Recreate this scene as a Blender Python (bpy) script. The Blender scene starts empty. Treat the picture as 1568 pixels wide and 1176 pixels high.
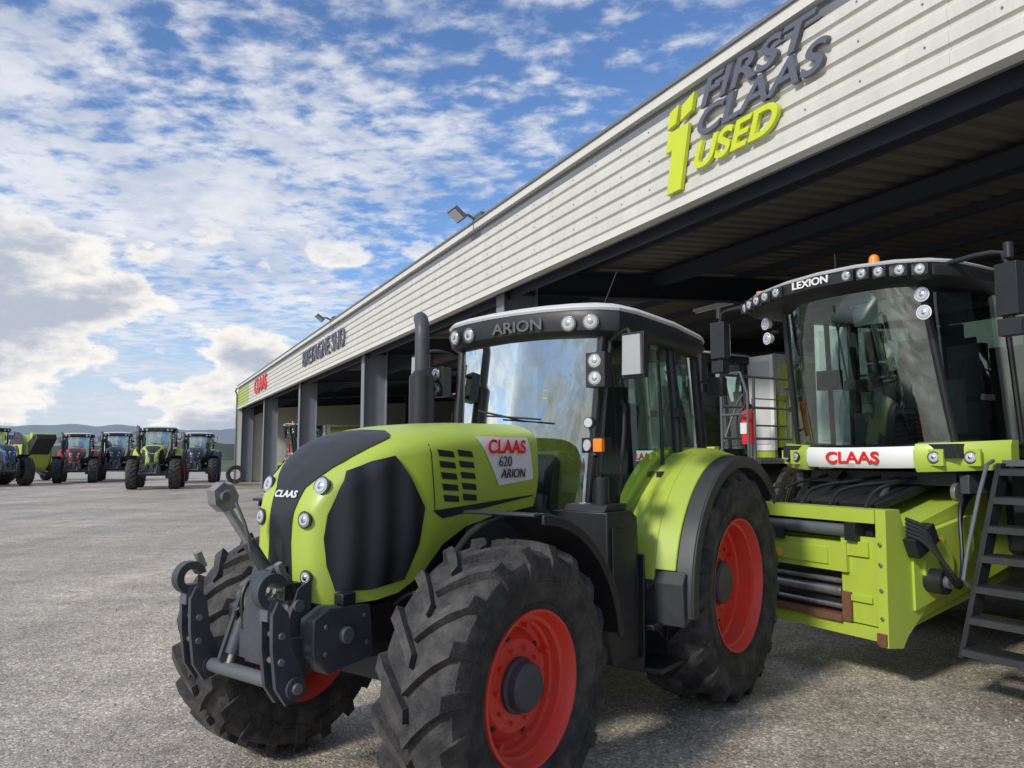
import bpy, bmesh, math, random
from mathutils import Vector, Matrix, Euler
from mathutils.bvhtree import BVHTree
from mathutils.geometry import delaunay_2d_cdt
random.seed(7)
R_=math.radians
scene=bpy.context.scene
CAMH=1.87

# ------------------------------------------------------------ materials
def nmat(name):
    m=bpy.data.materials.new(name); m.use_nodes=True
    nt=m.node_tree; b=nt.nodes['Principled BSDF']
    return m,nt,b
def N(nt,t,**k):
    n=nt.nodes.new(t)
    for a,v in k.items(): setattr(n,a,v)
    return n
def mat(name,col,rough=.5,metal=0,var=.12,scale=6,bump=0,bscale=60,coat=0,dust=0,dustcol=(.30,.27,.22),rvar=.1,dscl=(1,1,1)):
    m,nt,b=nmat(name); L=nt.links
    tc=N(nt,'ShaderNodeTexCoord')
    n1=N(nt,'ShaderNodeTexNoise'); n1.inputs['Scale'].default_value=scale; n1.inputs['Detail'].default_value=6
    L.new(tc.outputs['Object'],n1.inputs['Vector'])
    mx=N(nt,'ShaderNodeMix',data_type='RGBA')
    mx.inputs[6].default_value=(*[c*(1-var) for c in col],1); mx.inputs[7].default_value=(*[min(1,c*(1+var)) for c in col],1)
    L.new(n1.outputs['Fac'],mx.inputs[0]); out=mx.outputs[2]
    if dust>0:
        mp=N(nt,'ShaderNodeMapping'); mp.inputs['Scale'].default_value=dscl; L.new(tc.outputs['Object'],mp.inputs[0])
        n2=N(nt,'ShaderNodeTexNoise'); n2.inputs['Scale'].default_value=scale*.7; n2.inputs['Detail'].default_value=9; n2.inputs['Roughness'].default_value=.7
        L.new(mp.outputs[0],n2.inputs['Vector'])
        mr=N(nt,'ShaderNodeMapRange'); mr.inputs[1].default_value=.42; mr.inputs[2].default_value=.75; mr.inputs[4].default_value=dust
        L.new(n2.outputs['Fac'],mr.inputs[0])
        m2=N(nt,'ShaderNodeMix',data_type='RGBA'); L.new(mr.outputs[0],m2.inputs[0]); L.new(out,m2.inputs[6]); m2.inputs[7].default_value=(*dustcol,1); out=m2.outputs[2]
    L.new(out,b.inputs['Base Color'])
    mr=N(nt,'ShaderNodeMapRange'); mr.inputs[3].default_value=max(0.02,rough-rvar); mr.inputs[4].default_value=min(1,rough+rvar)
    L.new(n1.outputs['Fac'],mr.inputs[0]); L.new(mr.outputs[0],b.inputs['Roughness'])
    b.inputs['Metallic'].default_value=metal; b.inputs['Coat Weight'].default_value=coat; b.inputs['Coat Roughness'].default_value=.12
    if bump>0:
        n3=N(nt,'ShaderNodeTexNoise'); n3.inputs['Scale'].default_value=bscale; n3.inputs['Detail'].default_value=4
        L.new(tc.outputs['Object'],n3.inputs['Vector'])
        bp=N(nt,'ShaderNodeBump'); bp.inputs['Strength'].default_value=bump; bp.inputs['Distance'].default_value=.01
        L.new(n3.outputs['Fac'],bp.inputs['Height']); L.new(bp.outputs[0],b.inputs['Normal'])
    return m
def glassmat(name,tint,base=.1,gain=1.0,gc=(.88,.95,.91)):
    m,nt,b=nmat(name); L=nt.links; nt.nodes.remove(b)
    out=nt.nodes['Material Output']
    tr=N(nt,'ShaderNodeBsdfTransparent'); tr.inputs[0].default_value=(*tint,1)
    gl=N(nt,'ShaderNodeBsdfGlossy'); gl.inputs['Roughness'].default_value=.015; gl.inputs[0].default_value=(*gc,1)
    fr=N(nt,'ShaderNodeFresnel'); fr.inputs[0].default_value=1.55
    ma=N(nt,'ShaderNodeMath',operation='MULTIPLY_ADD',use_clamp=True); ma.inputs[1].default_value=gain; ma.inputs[2].default_value=base
    L.new(fr.outputs[0],ma.inputs[0])
    tc=N(nt,'ShaderNodeTexCoord'); nz=N(nt,'ShaderNodeTexNoise'); nz.inputs['Scale'].default_value=1.5
    L.new(tc.outputs['Object'],nz.inputs['Vector'])
    bp=N(nt,'ShaderNodeBump'); bp.inputs['Strength'].default_value=.06; bp.inputs['Distance'].default_value=.05
    L.new(nz.outputs['Fac'],bp.inputs['Height']); L.new(bp.outputs[0],gl.inputs['Normal'])
    mx=N(nt,'ShaderNodeMixShader'); L.new(ma.outputs[0],mx.inputs[0]); L.new(tr.outputs[0],mx.inputs[1]); L.new(gl.outputs[0],mx.inputs[2])
    L.new(mx.outputs[0],out.inputs['Surface'])
    return m

M={}
M['green']=mat('paint_green',(.40,.52,.05),.43,coat=.16,var=.07,scale=3,dust=.28,dustcol=(.32,.32,.20))
M['red']=mat('rim_red',(.74,.05,.03),.48,coat=.10,var=.08,dust=.28,dustcol=(.38,.20,.14))
M['tyre']=mat('tyre_rubber',(.022,.022,.024),.74,var=.3,bump=.5,bscale=90,dust=.75,dustcol=(.135,.125,.108),scale=9)
M['blk']=mat('plastic_black',(.014,.015,.018),.45,var=.15,dust=.15,dustcol=(.06,.06,.06))
M['fend']=mat('fender_dark_grey',(.034,.037,.042),.5,var=.1,dust=.35,dustcol=(.085,.082,.075))
M['cast']=mat('cast_dark_grey',(.044,.050,.062),.48,var=.2,dust=.4,dustcol=(.14,.13,.115))
M['greypl']=mat('plastic_grey',(.095,.105,.115),.5,var=.1,dust=.2,dustcol=(.17,.16,.15))
M['mirr']=mat('mirror_housing_grey',(.36,.37,.375),.45,var=.06,dust=.2)
M['steel']=mat('worn_steel',(.36,.36,.36),.38,metal=.75,var=.2,dust=.3,dustcol=(.14,.11,.09),scale=20)
M['white']=mat('white_paint',(.76,.76,.74),.35,var=.04,dust=.08)
M['rooflt']=mat('roof_lid_grey',(.60,.61,.61),.4,var=.05,dust=.2)
M['lens']=mat('lamp_lens',(.50,.53,.56),.06,var=.25,scale=60,coat=1,rvar=.03)
M['chrome']=mat('lamp_reflector',(.62,.62,.63),.22,metal=1,var=.1)
M['orange']=mat('orange_lens',(.85,.25,.03),.25,var=.05,coat=.6)
M['redtxt']=mat('red_vinyl',(.68,.02,.02),.4,var=.03)
M['seat']=mat('seat_fabric',(.06,.06,.064),.85,var=.2)
M['intr']=mat('cab_trim',(.14,.15,.155),.75,var=.15)
M['glass']=glassmat('cab_glass',(.66,.80,.74),.10,1.3)
M['glassf']=glassmat('windscreen_glass',(.55,.68,.62),.30,1.3,(.84,.90,.84))
M['yel']=mat('warning_yellow',(.80,.50,.02),.5)
M['rust']=mat('rusty_steel',(.16,.07,.035),.7,var=.4,scale=14)
def meshmat():
    m,nt,b=nmat('grille_mesh'); L=nt.links
    tc=N(nt,'ShaderNodeTexCoord')
    wv=N(nt,'ShaderNodeTexWave'); wv.bands_direction='X'; wv.inputs['Scale'].default_value=1.9; wv.inputs['Distortion'].default_value=1.0; wv.inputs['Detail'].default_value=3; L.new(tc.outputs['Object'],wv.inputs['Vector'])
    mx=N(nt,'ShaderNodeMix',data_type='RGBA'); mx.inputs[6].default_value=(.004,.004,.006,1); mx.inputs[7].default_value=(.034,.036,.042,1)
    L.new(wv.outputs['Fac'],mx.inputs[0]); L.new(mx.outputs[2],b.inputs['Base Color'])
    b.inputs['Roughness'].default_value=.40
    n=N(nt,'ShaderNodeTexNoise'); n.inputs['Scale'].default_value=160; L.new(tc.outputs['Object'],n.inputs['Vector'])
    bp=N(nt,'ShaderNodeBump'); bp.inputs['Strength'].default_value=.35; bp.inputs['Distance'].default_value=.003
    L.new(n.outputs['Fac'],bp.inputs['Height']); L.new(bp.outputs[0],b.inputs['Normal'])
    return m
M['mesh']=meshmat()

# ------------------------------------------------------------ mesh part builder
class P:
    def __init__(s): s.V=[];s.F=[];s.M=[];s.mats=[]
    def mi(s,m):
        m=M[m] if isinstance(m,str) else m
        if m not in s.mats: s.mats.append(m)
        return s.mats.index(m)
    def add(s,V,F,m,xf=None):
        o=len(s.V); i=s.mi(m)
        for v in V:
            v=Vector(v); s.V.append(xf@v if xf else v)
        for f in F: s.F.append([o+k for k in f]); s.M.append(i)
        return s
    def box(s,c,d,m,rot=(0,0,0),tx=1,ty=1):
        x,y,z=[k/2 for k in d]
        V=[(-x,-y,-z),(x,-y,-z),(x,y,-z),(-x,y,-z),(-x*tx,-y*ty,z),(x*tx,-y*ty,z),(x*tx,y*ty,z),(-x*tx,y*ty,z)]
        F=[(0,3,2,1),(4,5,6,7),(0,1,5,4),(1,2,6,5),(2,3,7,6),(3,0,4,7)]
        xf=Matrix.Translation(c)@Euler([R_(a) for a in rot]).to_matrix().to_4x4()
        return s.add(V,F,m,xf)
    def hexa(s,V,m):
        return s.add(V,[(0,3,2,1),(4,5,6,7),(0,1,5,4),(1,2,6,5),(2,3,7,6),(3,0,4,7)],m)
    def prism(s,poly,ax,a,b,m):
        n=len(poly)
        def t(p,h): return {'y':(p[0],h,p[1]),'x':(h,p[0],p[1]),'z':(p[0],p[1],h)}[ax]
        V=[t(p,a) for p in poly]+[t(p,b) for p in poly]
        F=[list(range(n)),list(range(n,2*n))[::-1]]+[(i,(i+1)%n,n+(i+1)%n,n+i) for i in range(n)]
        return s.add(V,F,m)
    def cyl(s,p0,p1,r0,m,r1=None,n=20):
        if r1 is None: r1=r0
        p0=Vector(p0);p1=Vector(p1);d=(p1-p0).normalized()
        u=d.orthogonal().normalized();w=d.cross(u)
        V=[];
        for p,r in((p0,r0),(p1,r1)):
            for i in range(n):
                a=2*math.pi*i/n; V.append(p+(u*math.cos(a)+w*math.sin(a))*r)
        F=[list(range(n))[::-1],list(range(n,2*n))]+[(i,(i+1)%n,n+(i+1)%n,n+i) for i in range(n)]
        return s.add(V,F,m)
    def tube(s,pts,r,m,n=10,smooth=0):
        pts=[Vector(p) for p in pts]
        for _ in range(smooth):
            q=[pts[0]]
            for a,b in zip(pts,pts[1:]): q+= [a*.75+b*.25,a*.25+b*.75]
            q.append(pts[-1]); pts=q
        V=[];F=[];u=None
        for k,p in enumerate(pts):
            d=(pts[min(k+1,len(pts)-1)]-pts[max(k-1,0)]).normalized()
            if u is None: u=d.orthogonal().normalized()
            u=(u-d*u.dot(d)).normalized(); w=d.cross(u)
            for i in range(n):
                a=2*math.pi*i/n; V.append(p+(u*math.cos(a)+w*math.sin(a))*r)
        for k in range(len(pts)-1):
            for i in range(n): F.append((k*n+i,k*n+(i+1)%n,(k+1)*n+(i+1)%n,(k+1)*n+i))
        F.append(list(range(n))[::-1]);F.append([ (len(pts)-1)*n+i for i in range(n)])
        return s.add(V,F,m)
    def rev(s,prof,c,ax,m,n=48,a0=0,a1=360):
        c=Vector(c); full=abs(a1-a0)>=360; k=n if full else n+1; V=[];F=[];q=len(prof)
        for i in range(k):
            a=R_(a0+(a1-a0)*i/n)
            for r,h in prof:
                x,z=r*math.cos(a),r*math.sin(a)
                V.append(c+Vector({'y':(x,h,z),'z':(x,z,h),'x':(h,x,z)}[ax]))
        for i in range(n):
            j=(i+1)%k
            for t in range(q-1): F.append((i*q+t,j*q+t,j*q+t+1,i*q+t+1))
        return s.add(V,F,m)
    def arc(s,c,r,y0,y1,a0,a1,th,m,n=20,r2=None):
        c=Vector(c);V=[];F=[]; r2=r if r2 is None else r2
        for i in range(n+1):
            a=R_(a0+(a1-a0)*i/n);ca,sa=math.cos(a),math.sin(a)
            for rr,yy in((r,y0),(r2,y1),(r2+th,y1),(r+th,y0)): V.append(c+Vector((rr*ca,yy,rr*sa)))
        for i in range(n):
            for t in range(4):
                F.append((i*4+t,i*4+(t+1)%4,(i+1)*4+(t+1)%4,(i+1)*4+t))
        F.append((0,1,2,3));F.append((n*4+3,n*4+2,n*4+1,n*4))
        return s.add(V,F,m)
    def panel(s,a,b,c,d,bulge,m,n=8,th=0):
        a,b,c,d=map(Vector,(a,b,c,d)); bulge=Vector(bulge);V=[];F=[]
        for j in range(n+1):
            t=j/n
            for i in range(n+1):
                u=i/n; p=(a*(1-u)+b*u)*(1-t)+(d*(1-u)+c*u)*t
                V.append(p+bulge*(4*u*(1-u)))
        for j in range(n):
            for i in range(n):
                k=j*(n+1)+i; F.append((k,k+1,k+n+2,k+n+1))
        return s.add(V,F,m)
    def sphere(s,c,r,m,sz=1,n=14):
        V=[];F=[];h=n//2
        for j in range(1,h):
            b=math.pi*j/h
            for i in range(n):
                a=2*math.pi*i/n; V.append((c[0]+r*math.sin(b)*math.cos(a),c[1]+r*math.sin(b)*math.sin(a),c[2]+r*sz*math.cos(b)))
        V.append((c[0],c[1],c[2]+r*sz));V.append((c[0],c[1],c[2]-r*sz));t=len(V)
        for j in range(h-2):
            for i in range(n): F.append((j*n+i,j*n+(i+1)%n,(j+1)*n+(i+1)%n,(j+1)*n+i))
        for i in range(n):
            F.append((i,(i+1)%n,t-2)); F.append(((h-2)*n+(i+1)%n,(h-2)*n+i,t-1))
        return s.add(V,F,m)
    def build(s,name,parent=None,bevel=.006,smooth=35,recalc=True):
        me=bpy.data.meshes.new(name); me.from_pydata([tuple(v) for v in s.V],[],s.F)
        for m in s.mats: me.materials.append(m)
        me.polygons.foreach_set('material_index',s.M); me.update()
        if recalc:
            bm=bmesh.new(); bm.from_mesh(me); bmesh.ops.recalc_face_normals(bm,faces=bm.faces[:]); bm.to_mesh(me); bm.free()
        if smooth:
            me.shade_smooth(); me.set_sharp_from_angle(angle=R_(smooth))
        o=bpy.data.objects.new(name,me); scene.collection.objects.link(o)
        if parent: o.parent=parent
        if bevel:
            b=o.modifiers.new('bevel','BEVEL'); b.width=bevel; b.segments=2; b.limit_method='ANGLE'; b.angle_limit=R_(40)
            b.harden_normals=False
        return o
def empty(name,loc=(0,0,0),rz=0,parent=None,scale=1):
    e=bpy.data.objects.new(name,None); scene.collection.objects.link(e)
    e.location=loc; e.rotation_euler=(0,0,rz); e.scale=(scale,)*3
    if parent: e.parent=parent
    return e
def text(name,body,size,org,right,up,m,parent,ext=.003,shear=0,off=0,align='CENTER',sx=1):
    c=bpy.data.curves.new(name,'FONT'); c.body=body; c.size=size; c.extrude=ext; c.shear=shear; c.offset=off
    c.align_x=align; c.align_y='CENTER'; c.materials.append(M[m] if isinstance(m,str) else m)
    o=bpy.data.objects.new(name,c); scene.collection.objects.link(o); o.parent=parent
    r=Vector(right).normalized(); u=Vector(up); u=(u-r*u.dot(r)).normalized(); n=r.cross(u)
    mt=Matrix((r*sx,u,n)).transposed().to_4x4(); mt.translation=Vector(org)
    o.matrix_basis=mt
    return o
def inpoly(p,poly):
    x,y=p;c=False;n=len(poly)
    for i in range(n):
        x1,y1=poly[i];x2,y2=poly[(i+1)%n]
        if (y1>y)!=(y2>y) and x<(x2-x1)*(y-y1)/(y2-y1)+x1: c=not c
    return c
def patch(part,bvh,poly,to3d,d,m,off=.004,g=.03,maxd=20):
    d=Vector(d).normalized(); pts=[]
    n=len(poly)
    for i in range(n):
        a=Vector(poly[i]);b=Vector(poly[(i+1)%n]); k=max(1,int((b-a).length/g))
        for j in range(k): pts.append(a.lerp(b,j/k))
    nb=len(pts); edges=[(i,(i+1)%nb) for i in range(nb)]
    xs=[p[0] for p in poly]; ys=[p[1] for p in poly]
    x=min(xs)+g*.5
    while x<max(xs):
        y=min(ys)+g*.5
        while y<max(ys):
            if inpoly((x,y),poly) and min((p-Vector((x,y))).length for p in pts[:nb])>g*.4: pts.append(Vector((x,y)))
            y+=g
        x+=g
    vs,es,fs,_,_,_=delaunay_2d_cdt(pts,edges,[],1,1e-5)
    V=[];ok=[]
    for v in vs:
        o=Vector(to3d(v[0],v[1]))-d*6
        h=bvh.ray_cast(o,d,maxd)
        if h[0] is None: V.append((0,0,0));ok.append(False)
        else: V.append(h[0]-d*off);ok.append(True)
    F=[f for f in fs if all(ok[i] for i in f)]
    part.add(V,F,m)

# ------------------------------------------------------------ wheels
def wheel(name,parent,c,R,rim,w,side,nl,rimm='red',hub='cast',deep=.16,lug=.045):
    p=P(); Rt=R-lug
    half=[(rim,.36),(rim+.025,.42),(rim+.06,.455),(rim+.35*(R-rim),.49),(Rt-.09,.50),(Rt-.04,.475),(Rt-.012,.40),(Rt,.25)]
    prof=[(r,-y*w) for r,y in half]+[(Rt+.008,0)]+[(r,y*w) for r,y in half[::-1]]
    p.rev(prof,(0,0,0),'y','tyre',n=72)
    st=[(-.02,Rt-.006,-.02,R),(.14,Rt-.006,.14,R),(.30,Rt-.01,.30,R-.004),(.42,Rt-.03,.445,R-.018),(.47,Rt-.07,.512,Rt-.055),(.485,Rt-.13,.508,Rt-.13)]
    for sd in(1,-1):
        for k in range(nl):
            f0=2*math.pi*(k+(.5 if sd>0 else 0))/nl+.03; V=[];F=[]
            for i,(yb,rb,yt,rt) in enumerate(st):
                ph=f0+ (yt*w)*1.0/R*(1.15-.5*max(0,yt)); hb=(.040+.014*i/5)/R; ht=(.028+.012*i/5)/R
                for (yy,rr,dd) in((yb,rb,-hb),(yt,rt,-ht),(yt,rt,ht),(yb,rb,hb)):
                    V.append((rr*math.cos(ph+dd),sd*yy*w,rr*math.sin(ph+dd)))
            for i in range(5):
                for t in range(4):
                    F.append((i*4+t,i*4+(t+1)%4,(i+1)*4+(t+1)%4,(i+1)*4+t))
            F.append((0,1,2,3));F.append((23,22,21,20))
            p.add(V,F,'tyre')
    for rr,ye in((rim+.05,.455),(rim+.45*(R-rim),.494),(rim+.52*(R-rim),.497)):
        p.rev([(rr-.006,w*(ye-.008)),(rr,w*(ye+.008)),(rr+.006,w*(ye-.008))],(0,0,0),'y','tyre',n=72)
    hw=w*.43
    s=side
    pr=[(rim+.012,hw-.03),(rim+.026,hw-.012),(rim+.02,hw+.004),(rim+.006,hw+.004),(rim-.004,hw-.02),(rim-.014,hw-.06),(rim-.034,hw-.068),(rim-.038,hw-deep*.75),(rim-.055,hw-deep*.8),(rim-.06,hw-deep),
        (rim-.085,hw-deep-.01),(rim*.72,hw-deep+.01),(rim*.62,hw-deep+.04),(rim*.45,hw-deep+.045),(.02,hw-deep+.045)]
    p.rev([(r,h*s) for r,h in pr],(0,0,0),'y',rimm,n=64)
    p.rev([(rim+.026,-s*hw),(rim-.01,-s*(hw-.03)),(rim-.05,-s*(hw-.1)),(rim-.06,s*(hw-deep-.02)),(.05,s*(hw-deep-.02))],(0,0,0),'y',rimm,n=48)
    hy=hw-deep+.046
    p.rev([(rim*.38,s*hy),(rim*.38,s*(hy+.02)),(rim*.34,s*(hy+.03)),(rim*.33,s*(hy+.07)),(rim*.29,s*(hy+.085)),(.001,s*(hy+.087))],(0,0,0),'y',hub,n=40)
    for i in range(10):
        a=2*math.pi*i/10; r=rim*.50
        p.cyl((r*math.cos(a),s*hy,r*math.sin(a)),(r*math.cos(a),s*(hy+.018),r*math.sin(a)),.011,rimm,n=6)
    for i in range(8):
        a=2*math.pi*(i+.5)/8; r=rim*.86
        p.box((r*math.cos(a),s*(hw-deep+.01),r*math.sin(a)),(.055,.05,.03),rimm,rot=(0,-math.degrees(a),0))
    for i in range(6):
        a=2*math.pi*(i+.25)/6; r=rim*.66
        p.cyl((r*math.cos(a),s*(hw-deep+.028),r*math.sin(a)),(r*math.cos(a),s*(hw-deep+.034),r*math.sin(a)),.016,'blk',n=12)
    o=p.build(name,parent,bevel=0,smooth=32); o.location=c
    return o

def lamp(p,c,d,r,ring='blk',lens='lens'):
    c=Vector(c);d=Vector(d).normalized()
    p.cyl(c-d*r*1.1,c,r*.75,ring,r1=r*1.14,n=20)
    p.cyl(c,c+d*.004,r*.96,'chrome',n=20)
    p.cyl(c+d*.004,c+d*.008,r*.78,lens,r1=r*.70,n=20); p.cyl(c+d*.008,c+d*.012,r*.42,'chrome',r1=r*.2,n=14)

# ------------------------------------------------------------ tractor
HT=[(1.72,.50,2.085,1.53,1),(2.1,.50,2.08,1.50,1),(2.4,.50,2.065,1.45,1),(2.6,.495,2.05,1.36,.9),(2.76,.485,2.025,1.21,.75),(2.90,.445,1.985,1.13,.62),(3.02,.405,1.935,1.105,.6),(3.12,.365,1.875,1.10,.6),(3.20,.325,1.815,1.10,.6),(3.26,.29,1.755,1.10,.6),(3.30,.262,1.70,1.11,.6),(3.33,.23,1.64,1.12,.6),(3.352,.17,1.58,1.14,.6),(3.362,.08,1.53,1.18,.6)]
HX=3.362
def hood_mesh():
    V=[];F=[];rows=[]
    for k in range(len(HT)-1):
        for t in [0,.5]:
            a=HT[k];b=HT[k+1]; rows.append([a[i]*(1-t)+b[i]*t for i in range(5)])
    rows.append(HT[-1])
    for x,w,zt,zb,sc in rows:
        h=zt-zb; k=min(1,h/.8)*sc
        L=[(w*.92,zb),(w*.96,zb+.12*h),(w*.99,zb+.25*h),(w,zb+.40*h),(w*.998,zb+.58*h),(w*.985,zt-.20*k),(w*.965,zt-.155*k),(w*.93,zt-.118*k),(w*.86,zt-.085*k),(w*.77,zt-.054*k),(w*.68,zt-.034*k),(w*.58,zt-.022*k),(w*.4,zt-.010*k),(w*.2,zt-.003)]
        ring=[(x,y,z) for y,z in L]+[(x,0,zt)]+[(x,-y,z) for y,z in L[::-1]]
        V+=ring
    n=29
    for j in range(len(rows)-1):
        for i in range(n-1): F.append((j*n+i,j*n+i+1,(j+1)*n+i+1,(j+1)*n+i))
    F.append(list(range(n))[::-1]); F.append([(len(rows)-1)*n+i for i in range(n)])
    return V,F

def build_tractor(rimm='red'):
    T=empty('farm_tractor')
    hr,hf,fx=.87,.715,2.70
    wheel('rear_wheel_left',T,(0,.93,hr),hr+.01,.485,.60,1,20,deep=.24)
    wheel('rear_wheel_right',T,(0,-.93,hr),hr+.01,.485,.60,-1,20,deep=.24)
    wheel('front_wheel_left',T,(fx,.965,hf),hf+.005,.362,.47,1,19,deep=.15)
    wheel('front_wheel_right',T,(fx-.04,-.86,hf-.02),hf-.02,.362,.47,-1,19,deep=.15)
    V,F=hood_mesh(); p=P(); p.add(V,F,'green')
    bvh=BVHTree.FromPolygons([Vector(v) for v in V],F)
    for s in(1,-1):
        pol=[(3.18,1.785),(3.07,1.835),(2.95,1.865),(2.86,1.74),(2.78,1.58),(2.81,1.38),(2.88,1.20),(3.06,1.165),(3.24,1.17),(3.285,1.30),(3.30,1.44),(3.285,1.56),(3.235,1.69)]
        patch(p,bvh,pol,lambda a,b:(a,0,b),(0,-s,0),'mesh',off=.012,g=.045)
        for r in range(5):
            for cx in(0,1):
                x0=2.68-cx*.16-r*.010; z0=1.90-r*.064
                sl=[(x0,z0),(x0-.125,z0-.012),(x0-.137,z0-.047),(x0-.012,z0-.038)]
                patch(p,bvh,sl,lambda a,b:(a,0,b),(0,-s,0),'blk',off=.005,g=.03)
        st=[(2.33,1.98),(1.82,1.98),(1.78,1.71),(2.14,1.68)]
        patch(p,bvh,st,lambda a,b:(a,0,b),(0,-s,0),'white',off=.005,g=.045)
        patch(p,bvh,[(2.72,1.56),(2.64,1.51),(1.76,1.600),(1.76,1.608)],lambda a,b:(a,0,b),(0,-s,0),'blk',off=.003,g=.05)
        patch(p,bvh,[(2.735,1.93),(2.728,1.93),(2.698,1.56),(2.705,1.56)],lambda a,b:(a,0,b),(0,-s,0),'blk',off=.003,g=.05)
    q=[(0,.56),(.20,.57),(.29,.62),(.325,.66),(.305,.78),(.25,.93),(.19,1.04),(.12,1.14),(.098,1.26),(.09,1.38),(.11,1.56)]
    pol=q+[(-a,b) for a,b in q[::-1][:-1]]
    r2=1/math.sqrt(2)
    pol=[(b,a) for a,b in pol]
    patch(p,bvh,pol,lambda a,b:(a*r2,b,-a*r2),(-1,0,-1),'blk',off=.008,g=.03)
    for s in(1,-1):
        for (y,z,r) in((.225,1.705,.046),(.185,1.535,.040),(.20,1.245,.034)):
            h=bvh.ray_cast(Vector((6,s*y,z)),Vector((-1,0,0)),10)
            if h[0]:
                n=h[1]; n=n if n.x>0 else -n
                d=(n+Vector((1,0,0))*1.2).normalized()
                lamp(p,h[0]+d*.012,d,r,'blk')
    p.build('hood',T,bevel=0,smooth=40)
    h=bvh.ray_cast(Vector((6,0,1.66)),Vector((-1,0,0)),10)
    text('nose_badge','CLAAS',.054,(h[0].x+.014,0,1.66),(0,1,0),(-.5,0,1),'white',T,ext=.003,off=.0015,sx=1.15)
    text('sticker_brand','CLAAS',.115,(2.07,.515,1.915),(-1,0,0.0),(0,0,1),'redtxt',T,ext=.002,off=.003,sx=1.12)
    text('sticker_number','620',.09,(2.09,.515,1.825),(-1,0,0),(0,0,1),'cast',T,ext=.002)
    text('sticker_model','ARION',.08,(2.01,.515,1.75),(-1,0,0),(0,0,1),'blk',T,ext=.002,shear=.2)
    # chassis
    p=P()
    p.box((2.2,0,1.22),(1.7,.56,.75),'blk'); p.box((.5,0,.95),(2.2,.62,.62),'cast'); p.box((1.58,0,1.70),(.28,.60,.40),'blk')
    p.prism([(1.5,.72),(3.15,.78),(3.28,.90),(3.28,1.10),(2.8,1.16),(1.5,1.2)],'y',-.25,.25,'cast')
    p.cyl((0,-.75,hr),(0,.75,hr),.17,'cast'); p.box((0,0,hr),(.6,.6,.6),'cast')
    p.hexa([(fx-.14,-.72,.62),(fx+.14,-.72,.62),(fx+.14,.72,.62),(fx-.14,.72,.62),(fx-.12,-.66,.84),(fx+.12,-.66,.84),(fx+.12,.66,.84),(fx-.12,.66,.84)],'cast')
    for s in(1,-1):
        p.cyl((fx,s*.62,hf),(fx,s*.94,hf),.17,'cast',r1=.14); p.box((fx,s*.64,hf),(.22,.16,.42),'cast')
        p.cyl((fx-.25,s*.2,.80),(fx-.25,s*.66,.70),.028,'steel')
        p.box((1.9,s*.36,1.32),(.9,.12,.30),'blk')
        p.prism([(3.02,.82),(3.32,.78),(3.42,.88),(3.42,1.06),(3.32,1.11),(3.05,1.09)],'y',min(s*.255,s*.36),max(s*.255,s*.36),'cast')
        p.prism([(2.80,.86),(3.05,.84),(3.05,1.07),(2.85,1.07)],'y',min(s*.255,s*.31),max(s*.255,s*.31),'blk')
        for bx,bz in((3.08,.9),(3.1,1.04),(3.35,.89),(3.35,1.02)):
            p.cyl((bx,s*.36,bz),(bx,s*.375,bz),.015,'greypl',n=6)
        p.cyl((3.22,s*.34,.96),(3.22,s*.39,.96),.042,'greypl')
        p.box((3.2,s*.33,1.135),(.09,.07,.06),'blk')
        p.tube([(fx,s*.6,.95),(fx+.1,s*.45,1.15),(fx+.15,s*.32,1.05)],.014,'blk',smooth=2)
    p.build('chassis',T,bevel=.01)
    # front linkage
    p=P()
    p.prism([(3.38,.82),(3.50,.82),(3.52,1.05),(3.47,1.28),(3.38,1.30)],'y',-.08,.08,'cast')
    p.box((3.42,0,.90),(.14,.52,.14),'cast'); p.box((3.42,0,1.12),(.06,.40,.05),'cast')
    p.cyl((3.52,-.44,.765),(3.52,.34,.765),.036,'greypl')
    for s in(1,-1):
        o=-.05 if s>0 else .06
        for ya,yb in((.29+o,.315+o),(.376+o,.400+o)):
            p.prism([(3.44,.72),(3.56,.69),(3.62,.78),(3.645,.96),(3.65,1.12),(3.62,1.18),(3.56,1.12),(3.53,.94),(3.46,.80)],'y',min(s*ya,s*yb),max(s*ya,s*yb),'cast')
        hk=[]
        for i in range(15):
            a=R_(-70+ i*235/14); hk.append((3.63+.085*math.cos(a),1.225+.085*math.sin(a)))
        for i in range(14,-1,-1):
            a=R_(-70+ i*235/14); hk.append((3.63+.044*math.cos(a),1.225+.044*math.sin(a)))
        p.prism(hk,'y',min(s*(.317+o),s*(.374+o)),max(s*(.317+o),s*(.374+o)),'cast')
        p.box((3.63,s*(.346+o),1.14),(.06,.055,.10),'greypl'); p.box((3.57,s*(.346+o),1.31),(.03,.035,.09),'steel',rot=(0,25,0))
        p.cyl((3.52,s*(.28+o),.765),(3.52,s*(.42+o),.765),.054,'cast'); p.cyl((3.52,s*(.42+o),.765),(3.52,s*(.435+o),.765),.026,'steel')
        for z in(.9,1.02): p.cyl((3.60,s*(.28+o),z),(3.60,s*(.412+o),z),.017,'steel')
        p.cyl((3.40,s*.17,1.16),(3.50,s*.19,.84),.040,'cast'); p.cyl((3.43,s*.175,1.2),(3.40,s*.17,1.12),.046,'greypl'); p.cyl((3.50,s*.19,.84),(3.52,s*.195,.77),.02,'steel')
        p.prism([(3.34,.78),(3.50,.74),(3.56,.82),(3.42,1.20),(3.34,1.24)],'y',min(s*.212,s*.236),max(s*.212,s*.236),'cast')
        p.cyl((3.42,s*.23,1.12),(3.42,s*.25,1.12),.03,'greypl')
        p.tube([(3.40,s*.12,1.24),(3.50,s*.13,1.18),(3.50,s*.11,1.0),(3.46,s*.08,.86)],.010,'blk',smooth=2)
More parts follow.
